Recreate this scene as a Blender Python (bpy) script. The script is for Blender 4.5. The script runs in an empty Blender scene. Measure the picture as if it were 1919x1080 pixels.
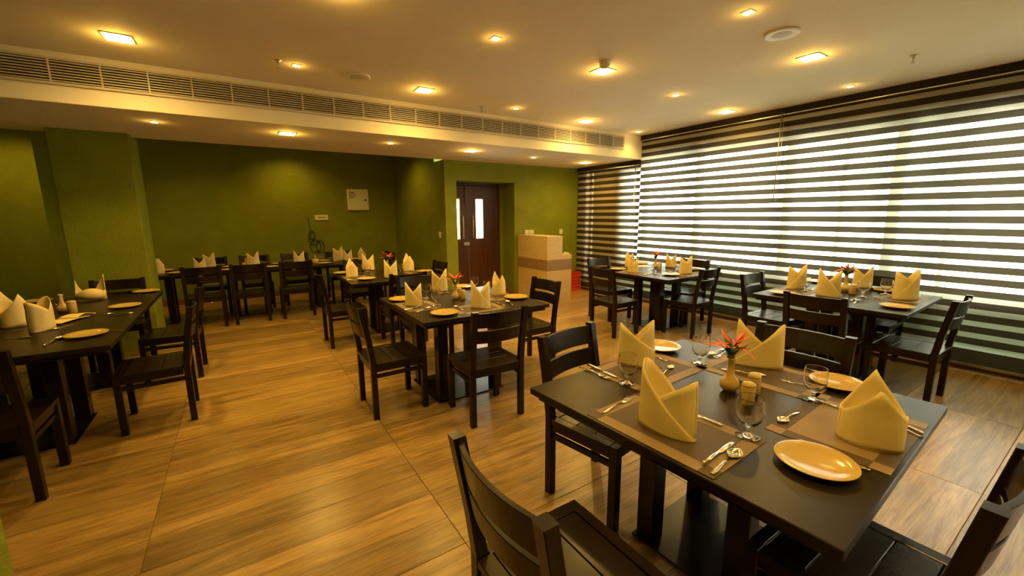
import bpy, bmesh, math, random
from mathutils import Vector, Matrix
random.seed(7)
S = bpy.context.scene
COL = S.collection
R = math.radians
PI = math.pi

# ------------------------------------------------------------------ camera, sky, exposure
F_PX, CX, CY, EYE = 779.0, 959.5, 540.0, 1.58
PITCH, YAW, ROLL = R(10.064), R(33.217), R(-0.396)
FW = Vector((math.sin(YAW)*math.cos(PITCH), math.cos(YAW)*math.cos(PITCH), -math.sin(PITCH)))
_r = Vector((math.cos(YAW), -math.sin(YAW), 0)); _u = _r.cross(FW)
RT = _r*math.cos(ROLL) + _u*math.sin(ROLL); UP = -_r*math.sin(ROLL) + _u*math.cos(ROLL)
CAM = Vector((0, 0, EYE))
cam = bpy.data.cameras.new('camera'); cam.sensor_width = 36; cam.sensor_fit = 'HORIZONTAL'
cam.lens = F_PX/1919*36; cam.clip_start = .05
camo = bpy.data.objects.new('camera', cam); COL.objects.link(camo)
camo.matrix_world = Matrix(((RT.x, UP.x, -FW.x, CAM.x), (RT.y, UP.y, -FW.y, CAM.y), (RT.z, UP.z, -FW.z, CAM.z), (0, 0, 0, 1)))
S.camera = camo

LAMP = (1.0, .57, .085)
BIG_W, SMALL_W, GLOW_W = 44.0, 11.0, 1.7
w = bpy.data.worlds.new('overcast_sky'); S.world = w; w.use_nodes = True
w.node_tree.nodes['Background'].inputs[0].default_value = (1.0, .96, .84, 1)
w.node_tree.nodes['Background'].inputs[1].default_value = 11.0
S.view_settings.view_transform = 'Standard'; S.view_settings.look = 'None'
S.view_settings.gamma = 1; S.view_settings.use_curve_mapping = False
S.view_settings.exposure = 1.15
S.cycles.use_denoising = True
S.cycles.max_bounces = 10; S.cycles.transparent_max_bounces = 16
S.cycles.diffuse_bounces = 5
S.cycles.sample_clamp_indirect = 6
S.cycles.caustics_refractive = False; S.cycles.caustics_reflective = False

def at(u, v, z):
    """photo pixel -> point on the horizontal plane z"""
    d = FW*F_PX + RT*(u-CX) + UP*(CY-v)
    t = (z-EYE)/d.z
    return CAM + d*t

# ------------------------------------------------------------------ materials
def mat(name, col, rough=.5, metal=0, spec=.5, **k):
    m = bpy.data.materials.new(name); m.use_nodes = True
    b = m.node_tree.nodes['Principled BSDF']
    b.inputs['Base Color'].default_value = (*col, 1); b.inputs['Roughness'].default_value = rough
    b.inputs['Metallic'].default_value = metal; b.inputs['Specular IOR Level'].default_value = spec
    for q, v in k.items(): b.inputs[q.replace('_', ' ')].default_value = v
    return m
def nd(m, t, **k):
    n = m.node_tree.nodes.new(t)
    for q, v in k.items(): setattr(n, q, v)
    return n
def ln(m, a, b): m.node_tree.links.new(a, b)
def noise_tint(m, c1, c2, scale, stretch=(1, 1, 1), bump=0, bscale=None, detail=4, lo=.35, hi=.65, dist=.01):
    """procedural two-tone noise into base colour, optional bump"""
    b = m.node_tree.nodes['Principled BSDF']
    tc = nd(m, 'ShaderNodeTexCoord'); mp = nd(m, 'ShaderNodeMapping'); mp.inputs['Scale'].default_value = stretch
    ln(m, tc.outputs['Object'], mp.inputs[0])
    n = nd(m, 'ShaderNodeTexNoise'); n.inputs['Scale'].default_value = scale; n.inputs['Detail'].default_value = detail
    ln(m, mp.outputs[0], n.inputs['Vector'])
    r = nd(m, 'ShaderNodeValToRGB'); e = r.color_ramp.elements
    e[0].position = lo; e[0].color = (*c1, 1); e[1].position = hi; e[1].color = (*c2, 1)
    ln(m, n.outputs['Fac'], r.inputs[0]); ln(m, r.outputs[0], b.inputs['Base Color'])
    if bump:
        n2 = n
        if bscale:
            n2 = nd(m, 'ShaderNodeTexNoise'); n2.inputs['Scale'].default_value = bscale; n2.inputs['Detail'].default_value = 6
            n2.inputs['Distortion'].default_value = 1.2
            ln(m, mp.outputs[0], n2.inputs['Vector'])
        bp = nd(m, 'ShaderNodeBump'); bp.inputs['Strength'].default_value = bump; bp.inputs['Distance'].default_value = dist
        ln(m, n2.outputs['Fac'], bp.inputs['Height']); ln(m, bp.outputs[0], b.inputs['Normal'])
    return m

wenge = noise_tint(mat('wenge_wood', (.02, .012, .008), .27, spec=.36), (.0065, .0034, .0018), (.013, .007, .004), 6, (1, 1, .25), .05, 60)
tabletop_m = noise_tint(mat('wenge_tabletop', (.03, .02, .013), .36, spec=.27), (.013, .008, .0045), (.019, .012, .0065), 4, (.3, 2, 1), .02, 200)
green = noise_tint(mat('green_textured_plaster', (.17, .25, .03), .62, spec=.3), (.185, .22, .011), (.22, .255, .015), 3, (1, 1, 1), .45, 38, dist=.02)
ceil_m = mat('ceiling_paint', (.86, .79, .64), .8, spec=.2)
noise_tint(ceil_m, (.85, .78, .62), (.88, .81, .66), 2)
white_m = noise_tint(mat('white_plastic', (.75, .72, .62), .4), (.72, .69, .60), (.76, .73, .64), 8)
metal_m = noise_tint(mat('polished_steel', (.75, .72, .66), .16, 1), (.70, .67, .62), (.80, .77, .70), 40)
handle_m = noise_tint(mat('brushed_handle_steel', (.6, .56, .48), .45, .35), (.56, .52, .44), (.66, .62, .54), 40)
alu = noise_tint(mat('aluminium', (.6, .58, .52), .4, 1), (.55, .53, .48), (.65, .62, .56), 30)
black_m = noise_tint(mat('black_plastic', (.01, .01, .01), .5), (.008, .008, .008), (.014, .013, .012), 20)
slot_m = noise_tint(mat('dark_void', (.02, .017, .012), .9), (.016, .014, .010), (.024, .02, .014), 5)
grille_m = noise_tint(mat('grille_paint', (.62, .55, .42), .5), (.60, .53, .40), (.64, .57, .44), 8)
plate_m = noise_tint(mat('cream_china', (.54, .39, .135), .12, spec=.45), (.53, .38, .13), (.56, .41, .14), 5)
napkin_m = noise_tint(mat('cotton_napkin', (.86, .76, .48), .85, spec=.15), (.80, .66, .32), (.84, .70, .35), 9, (1, 1, 1), .35, 380, dist=.002)
napkin_m.node_tree.nodes['Principled BSDF'].inputs['Subsurface Weight'].default_value = .0
skirt_m = noise_tint(mat('wood_skirting', (.20, .11, .05), .45), (.17, .095, .04), (.24, .135, .06), 5, (.4, 1, 4))
door_m = noise_tint(mat('brown_door_veneer', (.07, .022, .010), .38), (.058, .018, .009), (.085, .028, .012), 5, (6, 6, .4), .03, 60)
lam_m = noise_tint(mat('light_oak_laminate', (.56, .42, .25), .45), (.56, .40, .19), (.66, .49, .26), 5, (.7, .7, 14), .02, 50)
band_m = noise_tint(mat('walnut_laminate', (.30, .19, .10), .45), (.25, .15, .08), (.34, .22, .12), 5, (.7, .7, 16))
red_m = noise_tint(mat('red_crate_plastic', (.62, .05, .03), .45), (.58, .045, .025), (.66, .06, .035), 6)
cable_m = noise_tint(mat('black_cable', (.02, .02, .015), .5), (.016, .016, .012), (.024, .024, .018), 30)
leaf_red = noise_tint(mat('red_leaf', (.6, .07, .02), .45), (.50, .04, .015), (.80, .17, .03), 30)
leaf_green = noise_tint(mat('green_leaf', (.05, .10, .015), .4), (.03, .07, .01), (.08, .15, .02), 25)
print_m = noise_tint(mat('grey_print', (.12, .10, .07), .6), (.10, .085, .06), (.14, .12, .085), 30)
tray_m = noise_tint(mat('grille_speaker_mesh', (.58, .52, .40), .6), (.54, .48, .37), (.62, .56, .43), 160)
stone_m = noise_tint(mat('pale_render', (.30, .36, .28), .8), (.28, .34, .26), (.32, .38, .30), 2)
ground_m = noise_tint(mat('pale_paving', (.60, .59, .55), .8), (.56, .55, .51), (.64, .63, .59), 1.2)
house_m = noise_tint(mat('cream_facade', (.84, .81, .72), .8), (.82, .79, .70), (.86, .83, .74), .6)
housewin_m = noise_tint(mat('facade_window', (.42, .43, .42), .25), (.38, .39, .38), (.46, .47, .46), .8)
frame_m = noise_tint(mat('window_frame_grey', (.16, .15, .13), .5), (.14, .13, .11), (.18, .17, .15), 8)

def floor_material():
    m = mat('wood_print_tile', (.5, .35, .2), .29, spec=.5); b = m.node_tree.nodes['Principled BSDF']
    tc = nd(m, 'ShaderNodeTexCoord'); oi = nd(m, 'ShaderNodeObjectInfo')
    sx = nd(m, 'ShaderNodeSeparateXYZ'); ln(m, tc.outputs['Object'], sx.inputs[0])
    # printed board index inside the tile (three boards per tile)
    d = nd(m, 'ShaderNodeMath', operation='DIVIDE'); ln(m, sx.outputs['Y'], d.inputs[0]); d.inputs[1].default_value = .2167
    fl = nd(m, 'ShaderNodeMath', operation='FLOOR'); ln(m, d.outputs[0], fl.inputs[0])
    rr = nd(m, 'ShaderNodeMath', operation='MULTIPLY'); ln(m, oi.outputs['Random'], rr.inputs[0]); rr.inputs[1].default_value = 173.0
    ad = nd(m, 'ShaderNodeMath', operation='ADD'); ln(m, fl.outputs[0], ad.inputs[0]); ln(m, rr.outputs[0], ad.inputs[1])
    wn = nd(m, 'ShaderNodeTexWhiteNoise', noise_dimensions='1D'); ln(m, ad.outputs[0], wn.inputs['W'])
    # shifted coordinates for the grain
    m7 = nd(m, 'ShaderNodeMath', operation='MULTIPLY'); ln(m, wn.outputs['Value'], m7.inputs[0]); m7.inputs[1].default_value = 40
    cb = nd(m, 'ShaderNodeCombineXYZ'); ln(m, m7.outputs[0], cb.inputs[0]); ln(m, ad.outputs[0], cb.inputs[2])
    va = nd(m, 'ShaderNodeVectorMath', operation='ADD'); ln(m, tc.outputs['Object'], va.inputs[0]); ln(m, cb.outputs[0], va.inputs[1])
    def grain(scale, st, det, dis):
        mp = nd(m, 'ShaderNodeMapping'); mp.inputs['Scale'].default_value = st; ln(m, va.outputs[0], mp.inputs[0])
        n = nd(m, 'ShaderNodeTexNoise'); n.inputs['Scale'].default_value = scale; n.inputs['Detail'].default_value = det
        n.inputs['Distortion'].default_value = dis; ln(m, mp.outputs[0], n.inputs['Vector']); return n
    g1 = grain(2.0, (.8, 8, 1), 9, 1.1); g2 = grain(3.0, (2.2, 48, 1), 9, .4)
    g1.inputs['Roughness'].default_value = .58; g2.inputs['Roughness'].default_value = .6
    r1 = nd(m, 'ShaderNodeValToRGB'); e = r1.color_ramp.elements
    e[0].position = .30; e[0].color = (.19, .112, .036, 1); e[1].position = .68; e[1].color = (.49, .325, .118, 1)
    x = r1.color_ramp.elements.new(.45); x.color = (.33, .21, .070, 1)
    ln(m, g1.outputs['Fac'], r1.inputs[0])
    r2 = nd(m, 'ShaderNodeValToRGB'); e = r2.color_ramp.elements
    e[0].position = .36; e[0].color = (.66, .64, .62, 1); e[1].position = .56; e[1].color = (1, 1, 1, 1)
    ln(m, g2.outputs['Fac'], r2.inputs[0])
    mx = nd(m, 'ShaderNodeMix', data_type='RGBA', blend_type='MULTIPLY'); mx.inputs['Factor'].default_value = 1
    ln(m, r1.outputs[0], mx.inputs[6]); ln(m, r2.outputs[0], mx.inputs[7])
    # tone of each printed board
    mr = nd(m, 'ShaderNodeMapRange'); mr.inputs['To Min'].default_value = .66; mr.inputs['To Max'].default_value = 1.12
    ln(m, wn.outputs['Value'], mr.inputs['Value'])
    hs = nd(m, 'ShaderNodeHueSaturation'); ln(m, mr.outputs[0], hs.inputs['Value']); ln(m, mx.outputs[2], hs.inputs['Color'])
    ln(m, hs.outputs[0], b.inputs['Base Color'])
    bp = nd(m, 'ShaderNodeBump'); bp.inputs['Strength'].default_value = .06; bp.inputs['Distance'].default_value = .004
    ln(m, g2.outputs['Fac'], bp.inputs['Height']); ln(m, bp.outputs[0], b.inputs['Normal'])
    return m
floor_m = floor_material()
grout_m = noise_tint(mat('tile_grout', (.10, .065, .035), .8), (.08, .052, .028), (.12, .08, .045), 10)

def weave_material(name, c1, c2):
    m = mat(name, c1, .6, spec=.3); b = m.node_tree.nodes['Principled BSDF']
    tc = nd(m, 'ShaderNodeTexCoord'); wv = nd(m, 'ShaderNodeTexWave', bands_direction='X'); wv.inputs['Scale'].default_value = 110
    w2 = nd(m, 'ShaderNodeTexWave', bands_direction='Y'); w2.inputs['Scale'].default_value = 110
    for q in (wv, w2): ln(m, tc.outputs['Object'], q.inputs['Vector'])
    mu = nd(m, 'ShaderNodeMath', operation='MULTIPLY'); ln(m, wv.outputs['Fac'], mu.inputs[0]); ln(m, w2.outputs['Fac'], mu.inputs[1])
    r = nd(m, 'ShaderNodeValToRGB'); e = r.color_ramp.elements
    e[0].color = (*c1, 1); e[1].color = (*c2, 1); ln(m, mu.outputs[0], r.inputs[0]); ln(m, r.outputs[0], b.inputs['Base Color'])
    return m
mat_dark = weave_material('mat_dark_weave', (.085, .062, .042), (.12, .088, .06))
mat_light = weave_material('mat_tan_weave', (.24, .175, .105), (.32, .235, .145))

def emit_material(name, col, s):
    m = bpy.data.materials.new(name); m.use_nodes = True; nt = m.node_tree; nt.nodes.clear()
    o = nt.nodes.new('ShaderNodeOutputMaterial'); e = nt.nodes.new('ShaderNodeEmission')
    e.inputs[0].default_value = (*col, 1); e.inputs[1].default_value = s; nt.links.new(e.outputs[0], o.inputs[0]); return m
led_m = emit_material('led_diffuser', (1, .74, .33), 16)

def fabric(name, col, trans_col, trans, clear):
    """woven blind fabric: diffuse + translucent, part see-through"""
    m = bpy.data.materials.new(name); m.use_nodes = True; nt = m.node_tree; nt.nodes.clear()
    o = nt.nodes.new('ShaderNodeOutputMaterial')
    tc = nt.nodes.new('ShaderNodeTexCoord'); n = nt.nodes.new('ShaderNodeTexNoise'); n.inputs['Scale'].default_value = 60
    nt.links.new(tc.outputs['Object'], n.inputs['Vector'])
    mxc = nt.nodes.new('ShaderNodeMix'); mxc.data_type = 'RGBA'
    mxc.inputs[6].default_value = (*[c*.9 for c in col], 1); mxc.inputs[7].default_value = (*[min(1, c*1.1) for c in col], 1)
    nt.links.new(n.outputs['Fac'], mxc.inputs['Factor'])
    d = nt.nodes.new('ShaderNodeBsdfDiffuse'); nt.links.new(mxc.outputs[2], d.inputs[0])
    t = nt.nodes.new('ShaderNodeBsdfTranslucent'); t.inputs[0].default_value = (*trans_col, 1)
    x = nt.nodes.new('ShaderNodeMixShader'); x.inputs[0].default_value = trans
    nt.links.new(d.outputs[0], x.inputs[1]); nt.links.new(t.outputs[0], x.inputs[2])
    tr = nt.nodes.new('ShaderNodeBsdfTransparent')
    y = nt.nodes.new('ShaderNodeMixShader'); y.inputs[0].default_value = clear
    nt.links.new(x.outputs[0], y.inputs[1]); nt.links.new(tr.outputs[0], y.inputs[2]); nt.links.new(y.outputs[0], o.inputs[0])
    return m
opaque_fab = fabric('dark_blind_fabric', (.065, .052, .038), (.056, .048, .032), .5, 0)
sheer_fab = fabric('sheer_blind_fabric', (.45, .42, .33), (.8, .78, .68), .55, .30)

def pane_material(name, tint):
    m = bpy.data.materials.new(name); m.use_nodes = True; nt = m.node_tree; nt.nodes.clear()
    o = nt.nodes.new('ShaderNodeOutputMaterial'); t = nt.nodes.new('ShaderNodeBsdfTransparent'); t.inputs[0].default_value = (*tint, 1)
    g = nt.nodes.new('ShaderNodeBsdfGlossy'); g.inputs['Roughness'].default_value = .02
    f = nt.nodes.new('ShaderNodeFresnel'); f.inputs[0].default_value = 1.45; x = nt.nodes.new('ShaderNodeMixShader')
    nt.links.new(f.outputs[0], x.inputs[0]); nt.links.new(t.outputs[0], x.inputs[1]); nt.links.new(g.outputs[0], x.inputs[2]); nt.links.new(x.outputs[0], o.inputs[0])
    return m
pane_m = pane_material('window_glass', (.94, .97, .93)); pane_low = pane_material('dimming_lower_glass', (.33, .38, .33))  # lower panes get an added tint to dim daylight behind the low bands
goblet_m = mat('clear_glass', (1, .99, .96), .01); _b = goblet_m.node_tree.nodes['Principled BSDF']
_b.inputs['Transmission Weight'].default_value = 1; _b.inputs['IOR'].default_value = 1.46

# ------------------------------------------------------------------ mesh helpers
class MB:
    def __init__(s): s.v = []; s.f = []; s.sm = []
    def add(s, vs, fs, smooth=False):
        b = len(s.v); s.v += [tuple(v) for v in vs]; s.f += [tuple(b+i for i in f) for f in fs]; s.sm += [smooth]*len(fs); return s
    def box(s, x0, x1, y0, y1, z0, z1, m=None):
        vs = [(x, y, z) for z in (z0, z1) for x, y in ((x0, y0), (x1, y0), (x1, y1), (x0, y1))]
        if m is not None: vs = [m @ Vector(v) for v in vs]
        return s.add(vs, [(3, 2, 1, 0), (4, 5, 6, 7), (0, 1, 5, 4), (1, 2, 6, 5), (2, 3, 7, 6), (3, 0, 4, 7)])
    def loft(s, rings, cap=True, smooth=False, closed=True):
        n = len(rings[0]); vs = [p for r in rings for p in r]; fs = []
        for i in range(len(rings)-1):
            for j in range(n if closed else n-1):
                k = (j+1) % n; fs.append((i*n+j, i*n+k, (i+1)*n+k, (i+1)*n+j))
        s.add(vs, fs, smooth)
        if cap and closed:
            s.add(rings[0], [tuple(range(n-1, -1, -1))]); s.add(rings[-1], [tuple(range(n))])
        return s
    def lathe(s, prof, n=28, c=(0, 0, 0)):
        rings = [[(c[0]+r*math.cos(2*PI*j/n), c[1]+r*math.sin(2*PI*j/n), c[2]+z) for j in range(n)] for r, z in prof]
        return s.loft(rings, True, True)
    def tube(s, pts, r, n=8):
        rings = []
        for i, p in enumerate(pts):
            p = Vector(p); a = Vector(pts[max(i-1, 0)]); b = Vector(pts[min(i+1, len(pts)-1)])
            t = (b-a).normalized(); q = t.cross(Vector((0, 0, 1)))
            if q.length < .05: q = t.cross(Vector((1, 0, 0)))
            q.normalize(); w_ = q.cross(t); rr = r[i] if isinstance(r, (list, tuple)) else r
            rings.append([p+q*rr*math.cos(2*PI*j/n)+w_*rr*math.sin(2*PI*j/n) for j in range(n)])
        return s.loft(rings, True, True)
    def mesh(s, name, m, bevel=0):
        me = bpy.data.meshes.new(name); me.from_pydata(s.v, [], s.f)
        me.polygons.foreach_set('use_smooth', s.sm); me.materials.append(m)
        bm = bmesh.new(); bm.from_mesh(me)
        bmesh.ops.remove_doubles(bm, verts=bm.verts, dist=1e-6) if any(s.sm) else None
        if bevel: bmesh.ops.bevel(bm, geom=bm.edges[:], offset=bevel, segments=1, affect='EDGES', profile=.5)
        bmesh.ops.recalc_face_normals(bm, faces=bm.faces[:])
        bm.to_mesh(me); bm.free(); me.update(); return me
    def build(s, name, m, parent=None, bevel=0, loc=None):
        return put(name, s.mesh(name, m, bevel), parent, loc)
def put(name, me, parent=None, loc=None):
    o = bpy.data.objects.new(name, me); COL.objects.link(o)
    if parent: o.parent = parent
    if loc is not None: o.location = loc
    return o
def tag(o, label=None, cat=None, group=None, kind=None):
    if label: o['label'] = label
    if cat: o['category'] = cat
    if group: o['group'] = group
    if kind: o['kind'] = kind
    return o
def thing(name, loc=(0, 0, 0), rz=0, label=None, cat=None, group=None):
    o = bpy.data.objects.new(name, None); o.empty_display_size = .05; COL.objects.link(o)
    o.location = loc; o.rotation_euler = (0, 0, rz); return tag(o, label, cat, group)
def dup(root, loc, rz, label, group=None, scale=None):
    r = root.copy(); COL.objects.link(r); r.location = loc; r.rotation_euler = (0, 0, rz)
    if scale: r.scale = scale
    r['label'] = label
    if group: r['group'] = group
    for ch in root.children:
        c = ch.copy(); COL.objects.link(c); c.parent = r
        for g in ch.children:
            d = g.copy(); COL.objects.link(d); d.parent = c
    return r
def struct(name, mb, m, parent=None, bevel=0):
    return tag(mb.build(name, m, parent, bevel), kind='structure')
class Proto:
    """first placement uses the prototype itself, later ones copy it"""
    def __init__(s, root): s.root = root; s.used = False
    def place(s, loc, rz, label, group, scale=None):
        if not s.used:
            s.used = True; r = s.root; r.location = loc; r.rotation_euler = (0, 0, rz)
            if scale: r.scale = scale
            return tag(r, label, None, group)
        return dup(s.root, loc, rz, label, group, scale or (1, 1, 1))

# ------------------------------------------------------------------ room shell
XW, YD, YB, XR = 6.0, 6.72, 9.45, 3.04          # blinds plane, door wall, back wall, return wall
HC, HS, YS = 2.89, 2.50, 5.03                   # ceiling, soffit, soffit face
XL, YF = -3.0, -2.6
floor = struct('floor', MB().box(XL, XW+.14, YF, YB, -.06, -.004), grout_m)
TX, TY = 1.30, .655
tile_me = MB().box(.0015, TX-.0015, .0015, TY-.0015, -.006, 0).mesh('floor_tile', floor_m, .0012)
for i in range(-2, 6):
    for j in range(-8, 12):
        x, y = -.52+TX*i, 2.275+TY*j
        if x+TX < XL+.05 or x > XW+.1 or y > YB-.01 or y+TY < YF+.1: continue
        sx = min(TX, XW+.13-x); sy = min(TY, YB-y)
        if sx < TX-.01 or sy < TY-.01 or x < XL or y < YF:
            x0 = max(0, XL-x); y0 = max(0, YF-y)
            put('floor_tile', MB().box(x0+.0015, sx-.0015, y0+.0015, sy-.0015, -.006, 0).mesh('floor_tile', floor_m, .0012), floor, (x, y, 0))
        else: put('floor_tile', tile_me, floor, (x, y, 0))
ceiling = struct('ceiling', MB().box(XL, XW+.26, YF, YS, HC, HC+.1), ceil_m)
struct('trim_soffit', MB().box(XL, XW+.26, YS, YD+.03, HS, HC+.1), ceil_m, None, .004)
struct('ceiling_alcove', MB().box(XL, XR+.1, YD+.03, YB+.1, 2.96, 3.06), ceil_m)
struct('wall_back', MB().box(XL, XR+.06, YB, YB+.12, 0, 3.0), green)
struct('wall_left', MB().box(XL-.12, XL, YF, YB+.1, 0, 3.0), green)
struct('wall_front', MB().box(XL-.12, XW+.3, YF-.12, YF, 0, 3.0), green)
struct('wall_return', MB().box(XR, XR+.045, YD+.42, YB, 0, 3.0), green)
wd = MB()
DX0, DX1, DZ = 3.26, 4.47, 2.165
wd.box(XR, DX0, YD, YD+.42, 0, HS); wd.box(DX1, XW+.13, YD, YD+.42, 0, HS); wd.box(DX0, DX1, YD, YD+.42, DZ, HS)
struct('wall_door', wd, green)
wd2 = MB().box(XR+.045, XW+.13, YD+.42, YD+.62, DZ+.12, 3.0); wd2.box(4.401, XW+.13, YD+.42, YD+.62, 0, DZ+.12)
struct('wall_door_rear', wd2, green)
struct('wall_column', MB().box(-1.56, -.915, 6.43, 7.0, 0, HS), green, None, .004)
struct('wall_pier', MB().box(XL, -2.22, 8.55, YB, 0, 2.96), green)
struct('wall_pillar', MB().box(-1.25, -.622, 1.0, 1.62, 0, HC), green)
struct('baseboard_back', MB().box(-2.22, XR, YB-.014, YB, 0, .10), skirt_m)
struct('baseboard_return', MB().box(XR-.014, XR, YD, YB-.014, 0, .10), skirt_m)
struct('baseboard_door', MB().box(XR, DX0, YD-.014, YD, 0, .10).box(DX1, XW, YD-.014, YD, 0, .10), skirt_m)
struct('baseboard_jamb', MB().box(DX1-.014, DX1, YD, YD+.42, 0, .10), skirt_m)
# window wall behind the blinds
ww = MB()
XO0, XO1 = XW+.14, XW+.26
ww.box(XO0, XO1, YF, 5.06, 2.56, 3.0); ww.box(XO0, XO1, 5.06, YD+.4, 2.40, 3.0)
ww.box(XO0, XO1, 5.50, 6.33, 0, 2.40); ww.box(XO0, XO1, 6.37, YD+.4, 0, 2.40); ww.box(XO0, XO1, 6.33, 6.37, 0, .35)
struct('wall_window', ww, ceil_m)
struct('baseboard_window', MB().box(XW+.075, XO0, YF, YD, 0, .07), skirt_m)

# windows: aluminium frames with panes
def window(n, y0, y1, z1, bars):
    wn = thing('window_%d' % n, (XW+.2, (y0+y1)/2, 0)); wn['kind'] = 'structure'
    L = (y1-y0)/2
    fr = MB().box(-.035, .035, -L, -L+.05, .02, z1).box(-.035, .035, L-.05, L, .02, z1).box(-.035, .035, -L, L, z1-.05, z1).box(-.035, .035, -L, L, .0, .06)
    fr.build('window_frame', frame_m, wn, .003)
    ys = [-L] + [b[0]-(y0+y1)/2 for b in bars] + [L]
    for b, wd_ in bars:
        MB().box(-.03, .03, b-wd_/2-(y0+y1)/2, b+wd_/2-(y0+y1)/2, .06, z1-.05).build('mullion', frame_m, wn)
    MB().box(-.025, .025, -L+.05, L-.05, .69, .735).build('transom', frame_m, wn)
    for i in range(len(ys)-1):
        MB().box(-.004, .004, ys[i]+.05, ys[i+1]-.05, .06, .69).build('pane', pane_low, wn)
        MB().box(-.004, .004, ys[i]+.05, ys[i+1]-.05, .735, z1-.05).build('pane', pane_m, wn)
window(1, 5.06, 5.50, 2.40, [])
window(2, 2.72, 5.06, 2.56, [(4.03, .10)])
window(3, .25, 2.72, 2.56, [(1.62, .10), (2.12, .03), (1.17, .03)])
window(4, YF, .25, 2.56, [(-.8, .10)])

# outside: balcony slab, parapet and a pale house across the street
struct('ground', MB().box(XW+.27, 40, -22, 34, -.12, -.05), ground_m)
struct('wall_parapet', MB().box(7.35, 7.5, -16, 22, -.05, .62), stone_m)
hs_ = thing('house', (22, 4, -.05), 0, 'pale cream house across the way, seen through the sheer bands', 'house')
MB().box(0, 6, -11, 7, 0, 6.2).build('wall', house_m, hs_)
MB().box(-.5, 6.4, -11.4, 7.4, 6.2, 6.5).build('roof', house_m, hs_)
MB().box(-.35, 0, -11, 7, 3.0, 3.2).build('ledge', stone_m, hs_)
for k in range(7):
    for z in (1.0, 4.0):
        MB().box(-.04, .1, -9.8+k*2.4, -8.6+k*2.4, z, z+1.4).build('window', housewin_m, hs_)

# doors
def make_doors():
    fr = thing('door_1', (3.7, YD+.44, 0)); fr['kind'] = 'structure'
    MB().box(-.65, .70, -.01, .07, 2.11, 2.19).box(.625, .70, -.01, .07, 0, 2.11).box(-.65, -.625, -.01, .07, 0, 2.11).box(-.625, .625, .054, .07, 2.08, 2.11).box(-.625, .625, -.005, .07, 0, .009).build('door_frame', door_m, fr, .003)
    for s in (-1, 1):
        x0, x1 = (-.622, -.002) if s < 0 else (.002, .622)
        g0, g1 = (.17, .33) if s > 0 else (-.33, -.17)
        lf = MB().box(x0, g0, .01, .052, .01, 2.105).box(g1, x1, .01, .052, .01, 2.105).box(g0, g1, .01, .052, .01, 1.12).box(g0, g1, .01, .052, 1.87, 2.105)
        leaf = lf.build('door_leaf', door_m, fr)
        MB().box(g0, g1, .028, .034, 1.12, 1.87).build('pane', pane_m, leaf)
        MB().box(g0-.008, g0+.006, .004, .056, 1.112, 1.878).box(g1-.006, g1+.008, .004, .056, 1.112, 1.878).box(g0, g1, .004, .056, 1.112, 1.126).box(g0, g1, .004, .056, 1.864, 1.878).build('glazing_bead', alu, leaf)
        hx = .125*s if s < 0 else .085
        h = MB().tube([(hx, -.05, 1.13), (hx, -.05, 1.56)], .011, 10)
        h.tube([(hx, -.05, 1.19), (hx, .012, 1.19)], .007, 8); h.tube([(hx, -.05, 1.50), (hx, .012, 1.50)], .007, 8)
        tag(h.build('handle', handle_m, leaf), 'steel bar handle')
    MB().box(-.10, .02, -.004, .012, 1.0, 1.06).build('lock_plate', alu, fr)
    cl = MB().box(-.62, .40, -.012, .012, 2.088, 2.098); cl.tube([(-.05, -.02, 2.09), (-.05, -.02, 1.80)], .014, 10)
    tag(cl.build('door_closer', frame_m, fr), 'steel top rail with hanging closer arm')
make_doors()

# ------------------------------------------------------------------ zebra blinds
P = .1193
def blind(y0, y1, ztop, zref, label, chain, dx=0):
    b = thing('zebra_blind', (XW+dx, (y0+y1)/2, 0), 0, label, 'blind', 'striped roller blinds along the window wall')
    L = (y1-y0)/2
    MB().box(-.045, .055, -L, L, ztop-.075, ztop-.002).build('cassette', opaque_fab, b, .006)
    MB().box(-.048, -.044, -L, L, ztop-.088, ztop-.078).build('trim_strip', alu, b)
    zb = .075
    MB().box(-.012, .012, -L+.012, L-.012, zb-.03, zb).build('bottom_rail', frame_m, b, .004)
    # opaque bands centred between the sheer band centres zref + k*P
    k = 0; zs = []
    z = zref
    while z < ztop-.1: z += P
    meo = MB().add([(0, -L-.004, -.0335), (0, L+.004, -.0335), (0, L+.004, .0335), (0, -L-.004, .0335)], [(0, 1, 2, 3)]).mesh('opaque_band', opaque_fab)
    mes = MB().add([(0, -L-.004, -.0262), (0, L+.004, -.0262), (0, L+.004, .0262), (0, -L-.004, .0262)], [(0, 1, 2, 3)]).mesh('sheer_band', sheer_fab)
    while z > zb+.06:
        top = ztop-.088
        zo = z+P/2
        if zo+.0335 <= top+.02 and zo-.0335 > zb: put('opaque_band', meo, b, (-.003, 0, zo))
        elif zo-.0335 < top and zo > zb:
            h = (top-(zo-.0335))/.067
            if h > .1:
                o = put('opaque_band', meo, b, (-.003, 0, zo-.0335+.0335*h)); o.scale = (1, 1, h)
        if z+.0262 < top and z-.0262 > zb: put('sheer_band', mes, b, (0, 0, z))
        z -= P
    zl = z+P/2+.0335                                  # what is left down to the rail
    h = (zl-zb)/.067
    if h > .05:
        o = put('opaque_band', meo, b, (-.003, 0, (zl+zb)/2)); o.scale = (1, 1, h)
    if chain:
        yc, za = chain
        c = MB().tube([(-.052, yc, ztop-.06), (-.052, yc, za)], .006, 6); c.tube([(-.052, yc, za), (-.052, yc-.03, za-.02), (-.052, yc-.035, za+.03)], .004, 6)
        c.tube([(-.052, yc-.035, za+.03), (-.052, yc-.03, ztop-.06)], .002, 6)
        tag(c.build('pull_chain', alu, b), 'pale pull chain')
blind(5.037, 6.64, HS-.003, 2.344, 'narrow striped blind in the far corner, under the lowered soffit', (-.72, .62), .006)
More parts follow.
